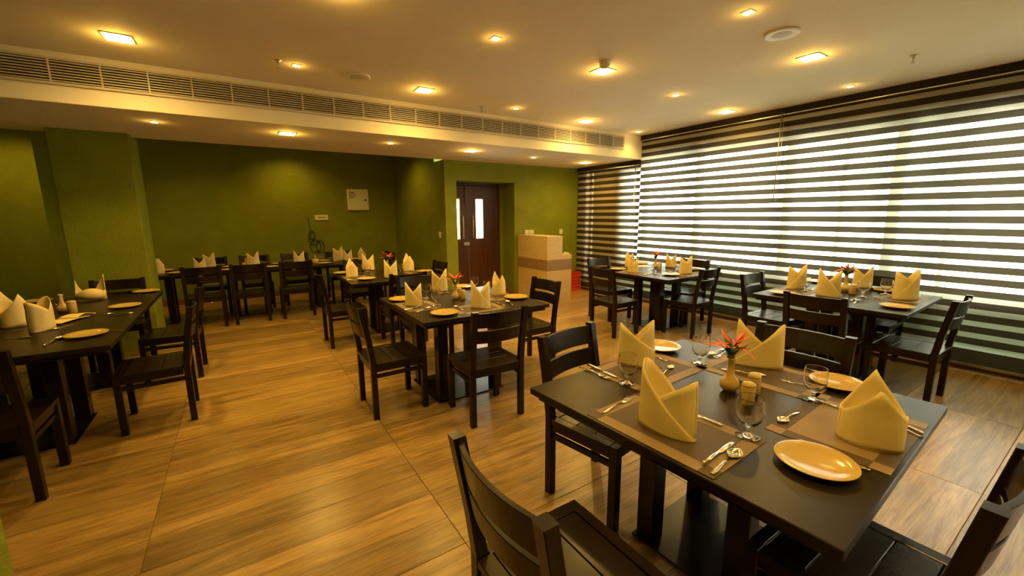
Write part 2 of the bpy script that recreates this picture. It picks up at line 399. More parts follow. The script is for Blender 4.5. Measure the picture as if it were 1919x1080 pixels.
blind(2.745, 5.03, HC-.003, 2.391, 'wide striped blind left of the pull chain, behind the far table', (-1.1, 1.75))
blind(.28, 2.741, HC-.003, 2.391, 'wide striped blind nearest the right edge, behind the right-hand table', None, .006)
blind(-2.3, .26, HC-.003, 2.391, 'striped blind beyond the right edge of the picture', None)

# ------------------------------------------------------------------ lights on the ceiling
def make_downlight(half, name):
    b = thing(name, (0, 0, 0)); h = half
    fr = MB()
    for x0, x1, y0, y1 in ((-h-.012, -h, -h-.012, h+.012), (h, h+.012, -h-.012, h+.012), (-h, h, -h-.012, -h), (-h, h, h, h+.012)): fr.box(x0, x1, y0, y1, -.006, 0)
    fr.build('trim_ring', white_m, b)
    MB().box(-h, h, -h, h, -.010, -.001).build('diffuser', led_m, b, .002)
    return b
ORD = ['first', 'second', 'third', 'fourth', 'fifth', 'sixth']
big_p = Proto(make_downlight(.075, 'square_downlight')); big_p.root['category'] = 'ceiling light'
small_p = Proto(make_downlight(.024, 'small_downlight')); small_p.root['category'] = 'ceiling light'
def lamp(o, watts, cone, glow):
    l = bpy.data.lights.new('downlight_lamp', 'SPOT'); l.energy = watts; l.color = LAMP; l.spot_size = R(cone); l.spot_blend = 1.0; l.shadow_soft_size = .05
    q = bpy.data.objects.new('downlight_lamp', l); COL.objects.link(q); q.location = (o.location.x, o.location.y, o.location.z-.02)
    g = bpy.data.lights.new('added_halo', 'POINT'); g.energy = glow; g.color = LAMP; g.shadow_soft_size = .03  # extra point light added under each fixture for a halo on the ceiling
    q = bpy.data.objects.new('added_halo', g); COL.objects.link(q); q.location = (o.location.x, o.location.y, o.location.z-.05)
GB, GS = 'large square downlights in the ceiling', 'small downlights in the ceiling'
ROWS = [  # big?, x, y, z, label
 (1, -.59, 4.40, HC, 'large square downlight nearest the left end of the grille'),
 (1, 1.82, 4.46, HC, 'large square downlight beside the long grille, right of the round speaker'),
 (1, 4.35, 4.67, HC, 'large square downlight nearest the right end of the grille'),
 (1, 3.00, 3.01, HC, 'large square downlight right under the smoke detector'),
 (1, 5.53, 3.28, HC, 'large square downlight closest to the blind pull chain'),
 (1, 4.27, 1.81, HC, 'large square downlight between round speaker and right-hand sprinkler'),
 (1, .62, 2.80, HC, 'large square downlight above the top edge of the picture'),
 (1, .59, 5.52, HS, 'square downlight in the soffit left of centre, above the wall glow'),
 (1, 2.98, 5.62, HS, 'square downlight in the soffit above the door corner'),
 (1, 5.45, 5.85, HS, 'square downlight in the soffit beside the corner blind'),
 (0, .59, 4.35, HC, 'small downlight just right of the left-hand sprinkler'),
 (0, 3.08, 4.58, HC, 'small downlight near the grille, right of the bent pendent sprinkler'),
 (0, 5.62, 4.80, HC, 'small downlight by the inner corner of blind and soffit'),
 (0, 1.78, 2.92, HC, 'small downlight alone in the middle of the ceiling'),
 (0, 4.28, 3.15, HC, 'small downlight between smoke detector and blinds'),
 (0, 5.57, 1.96, HC, 'small downlight close to the blinds at upper right'),
 (0, 2.98, 1.67, HC, 'small downlight at the top edge, left of the round speaker'),
 (0, -.57, 5.52, HS, 'small downlight in the soffit near the green column'),
 (0, 1.78, 5.57, HS, 'small downlight in the soffit right of the wall panel box'),
 (0, 1.80, 1.70, HC, 'added unseen small square downlight overhead, beyond the top edge above the foreground table'),  # overhead and behind-camera downlights, unseen, added to brighten the foreground
 (1, .60, .50, HC, 'added unseen large square downlight straight above the camera position'),
 (0, 3.00, .50, HC, 'added unseen small square downlight overhead to the right of the camera'),
 (1, 1.80, -.75, HC, 'added unseen large square downlight behind the camera, left of the two'),
 (1, 4.25, -.70, HC, 'added unseen large square downlight behind the camera, right of the two'),
 (0, 4.20, 5.74, HS, 'small downlight in the soffit above the podium')]
for b_, x, y, z, lab in ROWS:
    o = (big_p if b_ else small_p).place((x, y, z), 0, lab, GB if b_ else GS)
    lamp(o, BIG_W if b_ else SMALL_W, 168 if b_ else 140, GLOW_W if b_ else GLOW_W*.14)
for x, y in ((.95, 8.85), (-2.35, 7.9), (-.55, 8.2), (2.35, 7.9)):   # alcove downlights, hidden from view by the soffit
    l = bpy.data.lights.new('alcove_lamp', 'SPOT'); l.energy = 24; l.color = LAMP; l.spot_size = R(140); l.spot_blend = .9; l.shadow_soft_size = .05
    q = bpy.data.objects.new('alcove_lamp', l); COL.objects.link(q); q.location = (x, y, 2.93)

# round ceiling speakers
def make_speaker():
    b = thing('ceiling_speaker'); b['category'] = 'speaker'
    MB().lathe([(.095, 0), (.115, 0), (.118, -.006), (.110, -.014), (.098, -.012)], 36).build('rim', white_m, b)
    MB().lathe([(.0, -.016), (.05, -.014), (.098, -.008), (.098, 0)], 36).build('mesh_cover', tray_m, b); return b
sp = Proto(make_speaker())
sp.place((1.11, 4.36, HC), 0, 'round ceiling speaker left of centre, above the grille', 'round ceiling speakers')
sp.place((3.53, 1.71, HC), 0, 'round ceiling speaker at upper right, above the large downlight', 'round ceiling speakers')
sd = thing('smoke_detector', (2.84, 2.83, HC), 0, 'round smoke detector glowing beside a square downlight', 'smoke detector')
MB().lathe([(.05, 0), (.052, -.012), (.046, -.022)], 28).build('base', white_m, sd)
MB().lathe([(.042, -.022), (.046, -.030), (.040, -.048), (.02, -.055), (.0, -.055)], 28).build('cover', white_m, sd)
def make_sprinkler():
    b = thing('sprinkler'); b['category'] = 'sprinkler'
    MB().lathe([(.03, 0), (.032, -.004), (.012, -.012), (.010, -.03)], 20).build('escutcheon', alu, b)
    MB().box(-.014, -.010, -.003, .003, -.055, -.028).box(.010, .014, -.003, .003, -.055, -.028).box(-.014, .014, -.003, .003, -.058, -.054).build('frame_arm', alu, b)
    MB().lathe([(.0, -.060), (.018, -.060), (.018, -.062), (.0, -.063)], 16).build('deflector', alu, b); return b
sk = Proto(make_sprinkler())
sk.place((.44, 4.30, HC), .4, 'metal sprinkler head beside the small downlight at upper left', 'ceiling sprinklers')
sk.place((2.68, 4.75, HC), 1.2, 'metal sprinkler head hanging close to the middle of the grille', 'ceiling sprinklers')
sk.place((4.98, 1.32, HC), .2, 'metal sprinkler head at upper right near the blinds', 'ceiling sprinklers')

# long air grille in the soffit face
gr = thing('air_grille', (0, YS, 0), 0, 'long slatted air conditioning grille along the soffit face', 'air grille')
GX0, GX1, GZ0, GZ1 = XL+.05, 5.52, 2.655, 2.825
MB().box(GX0, GX1, -.004, -.001, GZ0, GZ1).build('backing', slot_m, gr)
MB().box(GX0, GX1, -.02, 0, GZ1, GZ1+.018).box(GX0, GX1, -.02, 0, GZ0-.018, GZ0).box(GX1, GX1+.018, -.02, 0, GZ0-.018, GZ1+.018).build('frame', grille_m, gr)
sl = MB().box(GX0, GX1, -.018, -.006, -.0045, .0045).mesh('slat', grille_m)
for k in range(8): put('slat', sl, gr, (0, 0, GZ0+.0105+k*.0212))
dv = MB().box(-.005, .005, -.020, -.004, GZ0, GZ1).mesh('divider', grille_m)
x = GX0+.3
while x < GX1: put('divider', dv, gr, (x, 0, 0)); x += .305

# ------------------------------------------------------------------ things on the walls
pb = thing('panel_box', (2.24, YB, 1.907), 0, 'cream metal electrical panel box on the dark green back wall', 'electrical panel')
MB().box(-.22, .22, -.035, 0, -.222, .222).build('body', white_m, pb, .004)
MB().box(-.205, .205, -.042, -.035, -.208, .208).build('panel_door', white_m, pb, .002)
MB().box(.13, .17, -.052, -.042, -.02, .012).build('latch', black_m, pb)
def lettering(txt, size, loc, parent, m, name='lettering', ax='y'):
    c = bpy.data.curves.new(name, 'FONT'); c.body = txt; c.size = size; c.extrude = .0006; c.align_x = 'LEFT'; c.align_y = 'CENTER'
    t = bpy.data.objects.new('t', c); me = bpy.data.meshes.new_from_object(t); me.materials.clear(); me.materials.append(m); me.name = name
    bpy.data.objects.remove(t); o = put(name, me, parent, loc)
    o.rotation_euler = (PI/2, 0, 0); return o
SIGN_TXT = []
for z, x0, ln_, h in ((.15, -.19, .035, .022), (.15, -.145, .075, .022), (.11, -.19, .15, .014), (.085, -.185, .05, .008), (.07, -.185, .13, .010), (.052, -.185, .10, .008), (.036, -.185, .09, .008)):
    MB().box(x0, x0+ln_, -.0432, -.0415, z-h/2, z+h/2).build('printed_line', print_m, pb)
sg = thing('name_plate', (1.49, YB, 1.538), 0, 'small cream plate with grey lettering left of the panel box', 'sign')
MB().box(-.128, .128, -.014, 0, -.052, .052).build('plate', white_m, sg, .003)
for k in range(5):
    MB().box(-.066+k*.029, -.045+k*.029, -.0152, -.0135, -.012, .012).build('printed_mark', print_m, sg)
cb_pts = [(1.235, 1.56)]
def loop(cx, cz, a, b, t0, t1, n=20):
    return [(cx+a*math.cos(t0+(t1-t0)*i/n), cz+b*math.sin(t0+(t1-t0)*i/n)) for i in range(n+1)]
cb_pts += [(1.245, 1.42), (1.262, 1.30)] + loop(1.275, 1.19, .055, .085, PI*.6, PI*2.6) + loop(1.265, 1.09, .06, .045, PI*.5, PI*2.3) + loop(1.33, .96, .10, .13, PI*.6, PI*2.9) + loop(1.42, .95, .075, .125, PI*.9, PI*2.95)
cab = MB().tube([(px, -.010-.004*(i % 2), pz) for i, (px, pz) in enumerate(cb_pts)], .0065, 6).build('hanging_cable', cable_m, None, 0, (0, YB, 0))
tag(cab, 'dark coiled cable hanging in loops below the name plate', 'cable')
def switch(loc, rz, w_, keys, label):
    b = thing('wall_switch', loc, rz, label, 'switch', 'white wall switches')
    MB().box(-w_/2, w_/2, -.010, 0, -.05, .05).build('faceplate', white_m, b, .002)
    for k in range(keys):
        x = (k-(keys-1)/2)*.03; MB().box(x-.011, x+.011, -.015, -.010, -.02, .02).build('rocker', white_m, b, .0015)
switch((4.755, YD, 1.225), 0, .085, 2, 'left switch plate of the pair above the podium')
switch((4.865, YD, 1.225), 0, .11, 3, 'right switch plate of the pair above the podium')
switch((5.62, YD, 1.22), 0, .085, 1, 'single switch plate on green wall near the corner blind')
switch((XR, 6.98, 1.225), -PI/2, .08, 1, 'single switch plate left of the door corner')

# ------------------------------------------------------------------ podium and crate
pd = thing('podium', (4.535, 5.78, 0), 0, 'light oak reception podium with walnut band and lower desk step', 'podium')
def podium_body(z0, z1, m, name, g=0):
    b = MB(); b.box(-g, .565+g, -g, .92, z0, z1); return b.build(name, m, pd)
podium_body(0, .575, lam_m, 'lower_panel'); podium_body(.575, .77, band_m, 'middle_band', .002); podium_body(.77, .835, lam_m, 'desk_panel')
MB().box(0, .345, 0, .92, .835, 1.175).build('upper_panel', lam_m, pd)
MB().box(-.002, .347, -.002, .922, 1.175, 1.19).build('top_board', lam_m, pd, .002)
MB().box(.347, .57, -.002, .922, .835, .847).build('desk_top', lam_m, pd, .002)
cl = MB(); pts = []
for k in range(4):
    cl.tube([(.0+.02*k, .02*math.sin(k*2), .012+.012*(k % 2)), (.05+.02*k, .03, .035-.006*k), (.11+.012*k, .01*k, .012)], .012, 8)
tag(cl.build('folded_cloth', napkin_m, None, 0, (4.93, 5.80, .848)), 'small crumpled white cloth on the podium desk step', 'cloth')
pp = MB().box(0, .16, 0, .2, 0, .004).build('paper', white_m, None, 0, (4.60, 6.2, 1.1905)); tag(pp, 'white paper lying on top of the podium', 'paper')
cr = thing('crate', (5.70, 6.52, 0), 0, 'red plastic crate standing in the corner behind the podium', 'crate')
MB().box(-.2, .225, -.11, .13, .005, .03).build('bottom', red_m, cr)
for nm, (x0, x1, y0, y1) in {'a': (-.2, .225, -.11, -.095), 'b': (-.2, .225, .115, .13), 'c': (-.2, -.185, -.095, .115), 'd': (.21, .225, -.095, .115)}.items():
    s_ = MB()
    horiz = nm in 'ab'
    for z0, z1 in ((.03, .06), (.095, .125), (.16, .19), (.225, .255), (.29, .375)): s_.box(x0, x1, y0, y1, z0, z1)
    n = 6 if horiz else 4
    for k in range(n):
        if horiz: xa = x0+(x1-x0-.03)*k/(n-1); s_.box(xa, xa+.03, y0+.001, y1-.001, .03, .375)
        else: ya = y0+(y1-y0-.025)*k/(n-1); s_.box(x0+.001, x1-.001, ya, ya+.025, .03, .375)
    s_.build('side_panel', red_m, cr)
MB().box(-.205, .23, -.115, -.095, .375, .39).box(-.205, .23, .115, .135, .375, .39).box(-.205, -.185, -.095, .115, .375, .39).box(.21, .23, -.095, .115, .375, .39).build('rim', red_m, cr)

# ------------------------------------------------------------------ tables
TZ = .755
def make_table(name, label, cx, cy, wx, wy, rot, posts, group=None, gx=0, gy=0):
    t = thing(name, (cx, cy, 0), R(rot), label, 'table', group)
    hx, hy = wx/2, wy/2
    MB().box(-hx, hx, -hy, hy, TZ-.034, TZ).build('tabletop', tabletop_m, t, .003)
    MB().box(-hx+.03, hx-.03, -hy+.03, hy-.03, TZ-.062, TZ-.034).build('subframe', wenge, t)
    p = posts; pm = MB().box(-.045, .045, -.045, .045, .012, TZ-.062).mesh('leg', wenge, .004)
    for sx in (-1, 1):
        for sy in (-1, 1): put('leg', pm, t, (gx+sx*p, gy+sy*p*min(1, wy/wx*1.0), 0))
    MB().box(gx-p-.06, gx+p+.06, gy-p*min(1, wy/wx)-.06, gy+p*min(1, wy/wx)+.06, .002, .012).build('base_plate', wenge, t, .002)
    return t
G4 = 'square four-seat tables'
make_table('dining_table', 'large black dining table in the foreground with checked place mats', 1.79, .955, 1.30, 1.24, 3, .22, G4)
make_table('dining_table', 'black dining table in the middle, set in front of the door', 1.755, 3.585, 1.24, 1.20, 0, .26, G4, -.15, -.18)
make_table('dining_table', 'black dining table behind the middle one, before the long row', 1.72, 5.78, 1.24, 1.08, 0, .20, G4)
make_table('dining_table', 'black dining table at right against the wide blinds', 5.05, 1.60, 1.26, 1.20, 2, .20, G4)
make_table('dining_table', 'black dining table by the blinds, right of the podium', 5.04, 3.82, 1.20, 1.20, 0, .18, G4, -.15, -.1)
make_table('dining_table', 'nearer half of the joined black tables at left', -1.38, 4.235, 1.22, 1.198, 0, .22, 'joined tables at left')
make_table('dining_table', 'farther half of the joined black tables at left, before the green column', -1.38, 5.435, 1.22, 1.198, 0, .22, 'joined tables at left')
TBY = 8.0
for x, lab in ((-1.14, 'black table at left end of the back row, partly behind the column'), (.10, 'black table in the middle of the back row'), (1.34, 'black table at right end of the back row, below the panel box')):
    make_table('dining_table', lab, x, TBY, 1.238, .80, 0, .22, 'row of tables along the back wall')

# ------------------------------------------------------------------ chairs
def make_chair():
    c = thing('dining_chair'); c['category'] = 'chair'
    def post(sx):
        prof = [(-.205, 0), (-.205, .46), (-.225, .62), (-.272, .90)]; wx = .021; d = .021
        rings = []
        for y, z in prof:
            rings.append([(sx*.2-wx, y-d, z), (sx*.2+wx, y-d, z), (sx*.2+wx, y+d, z), (sx*.2-wx, y+d, z)])
        return MB().loft(rings)
    for s in (-1, 1):
        post(s).build('leg', wenge, c, .003)
        MB().box(s*.2-.022, s*.2+.022, .178, .222, 0, .455).build('leg', wenge, c, .003)
    fr = MB()
    fr.box(-.222, -.178, -.18, .178, .425, .455).box(.178, .222, -.18, .178, .425, .455)
    fr.box(-.178, .178, .182, .222, .425, .455).box(-.178, .178, -.225, -.17, .425, .455)
    fr.box(-.212, -.190, -.18, .18, .385, .425).box(.190, .212, -.18, .18, .385, .425).box(-.18, .18, .190, .212, .385, .425).box(-.18, .18, -.218, -.196, .385, .425)
    fr.build('seat_frame', wenge, c, .002)
    for k in range(3):
        y0 = -.167+k*.1155; MB().box(-.175, .175, y0, y0+.112, .432, .4535).build('seat_plank', wenge, c, .002)
    for s in (-1, 1): MB().box(s*.2-.010, s*.2+.010, -.19, .18, .335, .365).build('stretcher', wenge, c, .002)
    def slat(z0, z1, name):
        rings = []
        for i in range(13):
            t = -1+2*i/12; x = t*.182; bow = -.032*(1-t*t)
            def yy(z): return -.225-(z-.62)*(.047/.28)
            rings.append([(x, yy(z0)+bow-.009, z0), (x, yy(z1)+bow-.009, z1), (x, yy(z1)+bow+.009, z1), (x, yy(z0)+bow+.009, z0)])
        MB().loft(rings).build(name, wenge, c, .002)
    slat(.775, .887, 'back_slat'); slat(.655, .752, 'back_slat')
    return c
chair_p = Proto(make_chair())
CH = [ # x, y, angle, label, group
 (.785, .862, -90, 'black chair in the foreground at bottom centre, its back to the camera', 1),
 (1.62, 1.525, 190, 'black chair on the far side of the foreground table, by the left corner', 1),
 (2.41, 1.0, 95, 'black chair behind the red-leaf vase on the foreground table', 1),
 (1.60, .385, 0, 'black chair cut off at the bottom right corner', 1),
 (.975, 3.34, -90, 'black chair on the left side of the middle table', 2),
 (1.56, 2.79, -2, 'black chair nearest the camera at the middle table', 2),
 (2.43, 3.46, 90, 'black chair on the podium side of the middle table', 2),
 (1.66, 4.29, 180, 'black chair on the far side of the middle table, its back lit blue-grey', 2),
 (1.03, 5.42, -90, 'black chair seen edge-on left of the table behind the middle one', 3),
 (1.66, 5.06, 0, 'black chair at the near side of the table behind the middle one', 3),
 (2.22, 5.76, 90, 'black chair against the green door corner, right of the rear table', 3),
 (1.55, 6.52, 180, 'black chair on the far side of the table behind the middle one', 3),
 (4.76, 1.01, 0, 'black chair at far right, seen from the side with lit seat planks', 4),
 (4.27, 1.48, -88, 'black chair turned from camera on near side of right-hand table', 4),
 (4.90, 2.17, 180, 'black chair at the left end of the right-hand table', 4),
 (5.54, 1.52, 90, 'black chair between the right-hand table and the blinds', 4),
 (4.13, 3.80, -92, 'black chair nearest the podium, at the left of the table by the blinds', 5),
 (4.70, 4.42, 180, 'black chair at the far left of the table by the blinds', 5),
 (4.90, 3.23, 4, 'black chair at the near right of the table by the blinds', 5),
 (5.46, 3.70, 90, 'black chair between the blinds and the table right of the podium', 5),
 (-.64, 4.14, 92, 'nearer black chair on the aisle side of the joined left tables', 6),
 (-.64, 5.22, 88, 'farther black chair on the aisle side of the joined left tables', 6),
 (-1.17, 5.99, 180, 'black chair in front of the green column, at the tables\' far end', 6),
 (-1.29, 3.45, 0, 'black chair cut off by the left edge, at the tables\' near end', 6),
 (-2.12, 4.35, -90, 'black chair on the hidden left side of the joined left tables', 6),
 (-.47, 7.41, 0, 'first black chair from the left on the near side of back row', 7),
 (.085, 7.41, 0, 'second black chair from the left on the near side of back row', 7),
 (.71, 7.41, -1, 'third black chair from the left on the near side of back row', 7),
 (-.42, 8.43, 180, 'black chair against the green wall, leftmost behind the back row', 8),
 (.21, 8.43, 180, 'black chair against the green wall, second behind the back row', 8),
 (.85, 8.43, 180, 'black chair against the green wall, left of the hanging cable', 8),
 (1.60, 8.43, 180, 'black chair against the green wall, right of the hanging cable', 8),
 (2.12, 7.86, 92, 'black chair at the right end of the back row', 8)]
GC = {1: 'chairs at the foreground table', 2: 'chairs at the middle table', 3: 'chairs at the table behind the middle', 4: 'chairs at the right-hand table', 5: 'chairs at the table by the blinds', 6: 'chairs at the left tables', 7: 'chairs along the near side of the back row', 8: 'chairs along the far side of the back row'}
for x, y, a, lab, g in CH: chair_p.place((x, y, 0), R(a), lab, GC[g], (1.11, 1.04, 1.015) if g == 1 else (1.05, 1.0, 1.0))

# ------------------------------------------------------------------ place mats
def make_mat(name_label, cx, cy, wx, wy, rz, inv=False, group='checked place mats'):
    mat_a, mat_b = (mat_light, mat_dark) if inv else (mat_dark, mat_light)
    m = thing('place_mat', (cx, cy, TZ+.0005), rz, name_label, 'place mat', group)
    hx, hy, b = wx/2, wy/2, .055
    MB().box(-hx+b, hx-b, -hy+b, hy-b, 0, .0018).build('centre_panel', mat_a, m)
    for s in (-1, 1):
        MB().box(-hx+b, hx-b, min(s*hy, s*(hy-b)), max(s*hy, s*(hy-b)), 0, .0018).build('border_strip', mat_b, m)
        MB().box(min(s*hx, s*(hx-b)), max(s*hx, s*(hx-b)), -hy+b, hy-b, 0, .0018).build('border_strip', mat_b, m)
        for q in (-1, 1):
            MB().box(min(s*hx, s*(hx-b)), max(s*hx, s*(hx-b)), min(q*hy, q*(hy-b)), max(q*hy, q*(hy-b)), 0, .0018).build('corner_patch', mat_a, m)
    return m
T1 = Vector((1.79, .955)); rot1 = R(3)
def t1(x, y):
    c, s = math.cos(rot1), math.sin(rot1); return T1.x+c*x-s*y, T1.y+s*x+c*y
for (x, y, a, lab) in ((-.45, -.01, PI/2, 'checked place mat at the left of the foreground table'), (.0, .42, 0, 'checked place mat at the far side of the foreground table'),
                       (.42, .02, PI/2, 'checked place mat at the right, behind the red-leaf vase'), (.10, -.42, 0, 'checked place mat nearest the bottom right plate')):
    px, py = t1(x, y); make_mat(lab, px, py, .54, .37, rot1+a, 'bottom right' in lab)
make_mat('tan place mat at the left of the middle table', 1.33, 3.62, .46, .32, PI/2)
make_mat('tan place mat at the near side of the middle table', 1.72, 3.2, .46, .32, 0)
make_mat('tan place mat at the right of the middle table', 2.16, 3.6, .46, .32, PI/2)
make_mat('tan place mat at the left of the table behind the middle', 1.28, 5.75, .46, .30, PI/2)
make_mat('tan place mat at the right of the table behind the middle', 2.13, 5.78, .46, .30, PI/2)
make_mat('tan place mat at the left of the right-hand table', 4.95, 1.98, .46, .32, 0)
make_mat('tan place mat at the right corner of the right-hand table', 5.28, 1.22, .46, .32, 0)
make_mat('tan place mat at the near left of the table by the blinds', 4.64, 3.9, .46, .32, PI/2)
make_mat('tan place mat at the near right of the table by the blinds', 5.08, 3.42, .46, .32, 0)
MT = TZ+.0025

# ------------------------------------------------------------------ plates
def make_plate():
    p = thing('plate'); p['category'] = 'plate'
    MB().lathe([(.0, .003), (.055, .003), (.058, 0), (.066, 0), (.068, .004), (.094, .010), (.1165, .019), (.1175, .021), (.1155, .0225), (.092, .0145), (.066, .009), (.0, .008)], 48).build('dish', plate_m, p)
    return p
plate_p = Proto(make_plate())
PL = [((1527, 871), 'big cream plate at the bottom right of the foreground table'), ((1238, 653), 'cream plate at the far corner of the foreground table'), ((1568, 722), 'cream plate behind a goblet at the right of the foreground table'),
 ((833, 589), 'cream plate at the near corner of the middle table'), ((752, 563), 'cream plate at the left of the middle table'), ((868, 539), 'cream plate at the far side of the middle table'), ((967, 559), 'cream plate at the right end of the middle table'),
 ((641, 513), 'cream plate at left of the table behind the middle'), ((687, 524), 'cream plate at near side of the table behind the middle'), ((796, 510), 'cream plate at right end of the table behind the middle'),
 ((1680, 577), 'yellow-lit cream plate at near right of the right-hand table'), ((1466, 551), 'cream plate at left end of the right-hand table'), ((1663, 547), 'cream plate behind the goblets of the right-hand table'), ((1527, 529), 'cream plate beside the blinds on the right-hand table'),
 ((1257, 516), 'cream plate at near corner of the table by the blinds'), ((1158, 506), 'cream plate at left of the table by the blinds'), ((1203, 495), 'cream plate at far side of the table by the blinds'), ((1291, 506), 'cream plate at right end of the table by the blinds'),
 ((162, 630), 'cream plate at the near end of the joined left tables'), ((235, 576), 'cream plate at the aisle side of the joined left tables'), ((274, 548), 'cream plate at the far end of the joined left tables'), ((68, 567), 'cream plate behind the napkins on the joined left tables')]
for (p, lab) in PL: plate_p.place(at(p[0], p[1], MT if p[0] > 600 else TZ), random.random()*6, lab, 'cream dinner plates')
for (x, y, lab) in ((-.80, 7.76, 'cream plate beside the column on the back row'), (-.98, 8.22, 'cream plate behind the leftmost napkin of back row'), (-.15, 8.2, 'cream plate left of the bottle holder on back row'), (-.16, 7.74, 'cream plate showing between the first two back row chairs'),
                    (.55, 8.2, 'cream plate in the middle of the back row'), (.42, 7.76, 'cream plate showing between the second and third back row chairs'), (1.28, 8.22, 'cream plate right of the second bottle holder on back row'), (1.22, 7.8, 'cream plate near the right end of back row'), (1.82, 8.2, 'cream plate farthest right on the back row')):
    plate_p.place((x, y, TZ), random.random()*6, lab, 'cream dinner plates')

# ------------------------------------------------------------------ napkins
def cloth_sheet(a, b, H, t0, t1, grow, seed, lean=0, cols=25, rows=9):
    """upright curved sheet over the angle range t0..t1 of an ellipse; H gives the top height at each angle"""
    rnd = random.Random(seed); ph = [rnd.uniform(0, 6.28) for _ in range(3)]; out = []
    for k in range(rows):
        t = k/(rows-1); ring = []
        for j in range(cols):
            th = t0+(t1-t0)*j/(cols-1); cs, sn = math.cos(th), math.sin(th); h = max(.004, H(cs)); z = t*h
            e = grow*(1+.05*math.sin(PI*t)*(1-abs(cs))+.018*math.sin(3*th+ph[0])+.012*math.sin(6*th+ph[1]+3*t))
            q = max(0, z-.06)/.18
            ring.append((a*e*cs*(1-.09*q)+lean*q, b*e*sn*(1+.10*q*abs(sn))+.004*math.sin(40*z+ph[2])*q, z))
        out.append(ring)
    return MB().loft(out, False, True, False)
def make_napkin(a=.098, b=.058, hl=.25, hr=.235, hv=.13, le=.02, re=.36, lean=0, seed=1, side=1, rnd_top=1.0, leaf=None):
    """two tall points, two crossing front panels: the outer one falls from its point to the opposite foot"""
    n = thing('napkin'); n['category'] = 'napkin'
    def hb(c): hp = hr if c >= 0 else hl; return hv+(hp-hv)*abs(c)**rnd_top
    pk, other = (hl, hr) if side > 0 else (hr, hl)
    def outer(c): u = (1-side*c)/2; u = u**.9; return pk*(le+(1-le)*u)
    def inner(c): u = (1+side*c)/2; return other*(re+(1-re)*u)
    sheets = (('back_panel', hb, 0, PI, 1.0), ('inner_panel', inner, -PI, 0, .985), ('folded_flap', outer, -PI, 0, 1.03))
    if leaf:                                             # seen from its narrow side: one leaf-shaped point behind the other
        base, off, off2 = leaf
        def tri(c, o): return (1-abs(c-o)/(1+abs(o)))**1.08
        sheets = (('back_panel', lambda c: base+(hl-base)*tri(c, off2), -.30, PI+.30, 1.0), ('folded_flap', lambda c: base*.97+(hr-base*.97)*tri(c, off), -PI-.12, .12, 1.0))
    for nm, H, t0, t1, g in sheets:
        o = cloth_sheet(a, b, H, t0, t1, g, seed, lean).build(nm, napkin_m, n)
        m = o.modifiers.new('thickness', 'SOLIDIFY'); m.thickness = .0032; m.offset = 0
    return n
def yaw_of(L, Rr, z):
    l, r = at(*L, z), at(*Rr, z); d = r-l; return (l+r)/2, math.atan2(d.y, d.x), d.length
GN = 'folded cloth napkins'
# foreground table, each one its own fold
for L, Rr, extra, args, lab in (
 ((1199, 786), (1303, 826), 0, dict(a=.11, b=.062, hl=.265, hr=.225, hv=.13, le=.03, re=.38, seed=3), 'large two-pointed napkin standing on the left place mat, foreground table'),
 ((1161, 684), (1220, 682), -.25, dict(a=.095, b=.06, hl=.235, hr=.255, hv=.14, le=.38, re=.30, seed=4), 'two-pointed napkin by the far plate, behind the small goblet'),
 ((1381, 680), (1458, 692), 0, dict(a=.115, b=.045, hl=.25, hr=.245, hv=.10, le=.03, re=.25, seed=5, side=-1), 'napkin with a tall triangular flap behind the red-leaf vase'),
 ((1573, 828), (1684, 828), 0, dict(a=.094, b=.078, hl=.25, hr=.23, seed=6, leaf=(.115, .05, .0)), 'rounded napkin beside the big plate at bottom right')):
    c, ya, _ = yaw_of(L, Rr, MT); n = make_napkin(**args); n.location = c; n.rotation_euler.z = math.atan2(c.y, c.x)-PI/2+.12 if 'leaf' in args else ya+extra; tag(n, lab, None, GN)
std = Proto(make_napkin(a=.086, b=.055, seed=11)); std2 = Proto(make_napkin(a=.088, b=.056, hl=.245, hr=.265, hv=.14, re=.42, seed=12, side=-1)); nar = Proto(make_napkin(a=.078, b=.062, hl=.265, hr=.235, seed=13, leaf=(.11, .12, -.15)))
def face(p): return math.atan2(p.y, p.x)-PI/2      # width axis square to the line of sight
NP = [ # px base centre, proto, extra yaw, scale, label
 ((776, 573), std, 0, .88, 'napkin at the near left of the middle table'), ((824, 547), std2, 0, .95, 'napkin at the far left of the middle table'), ((901, 577), std, .1, 1.0, 'napkin behind the front chair of the middle table'), ((935, 553), nar, .5, .92, 'napkin at the right end of the middle table'),
 ((660, 520), nar, .1, .96, 'narrow leaf-like napkin at left of the table behind the middle'), ((691, 506), std, 0, 1.0, 'tall napkin beside the red leaves on the table behind the middle'), ((733, 521), std, 0, .98, 'low napkin at the near side of the table behind the middle'), ((766, 508), nar, .2, 1.0, 'broad napkin at the right of the table behind the middle'),
 ((1491, 541), std2, .3, 1.0, 'napkin at the left end of the right-hand table'), ((1551, 556), std, .15, 1.12, 'wide napkin at the near side of the right-hand table'), ((1614, 541), std2, 0, .95, 'napkin beside the blinds on the right-hand table'), ((1694, 561), std2, .45, 1.08, 'napkin behind the yellow plate at far right'),
 ((1180, 501), nar, .5, .95, 'rear napkin of the left pair, table by the blinds'), ((1186, 511), std, .2, .85, 'front napkin of the left pair, table by the blinds'), ((1257, 501), std, 0, .85, 'left napkin of the right pair, table by the blinds'), ((1284, 513), std2, .3, .93, 'right napkin of the right pair, table by the blinds'),
 ((30, 611), nar, .5, 1.08, 'rounded napkin nearest the left edge of the picture'), ((80, 619), std2, .8, .92, 'two-pointed napkin in front of the flat one at left')]
for p, pr, ex, sc, lab in NP:
    c = at(p[0], p[1], MT if p[0] > 600 else TZ+.0005); pr.place(c, face(c)+ex, lab, GN, (sc, sc, sc))
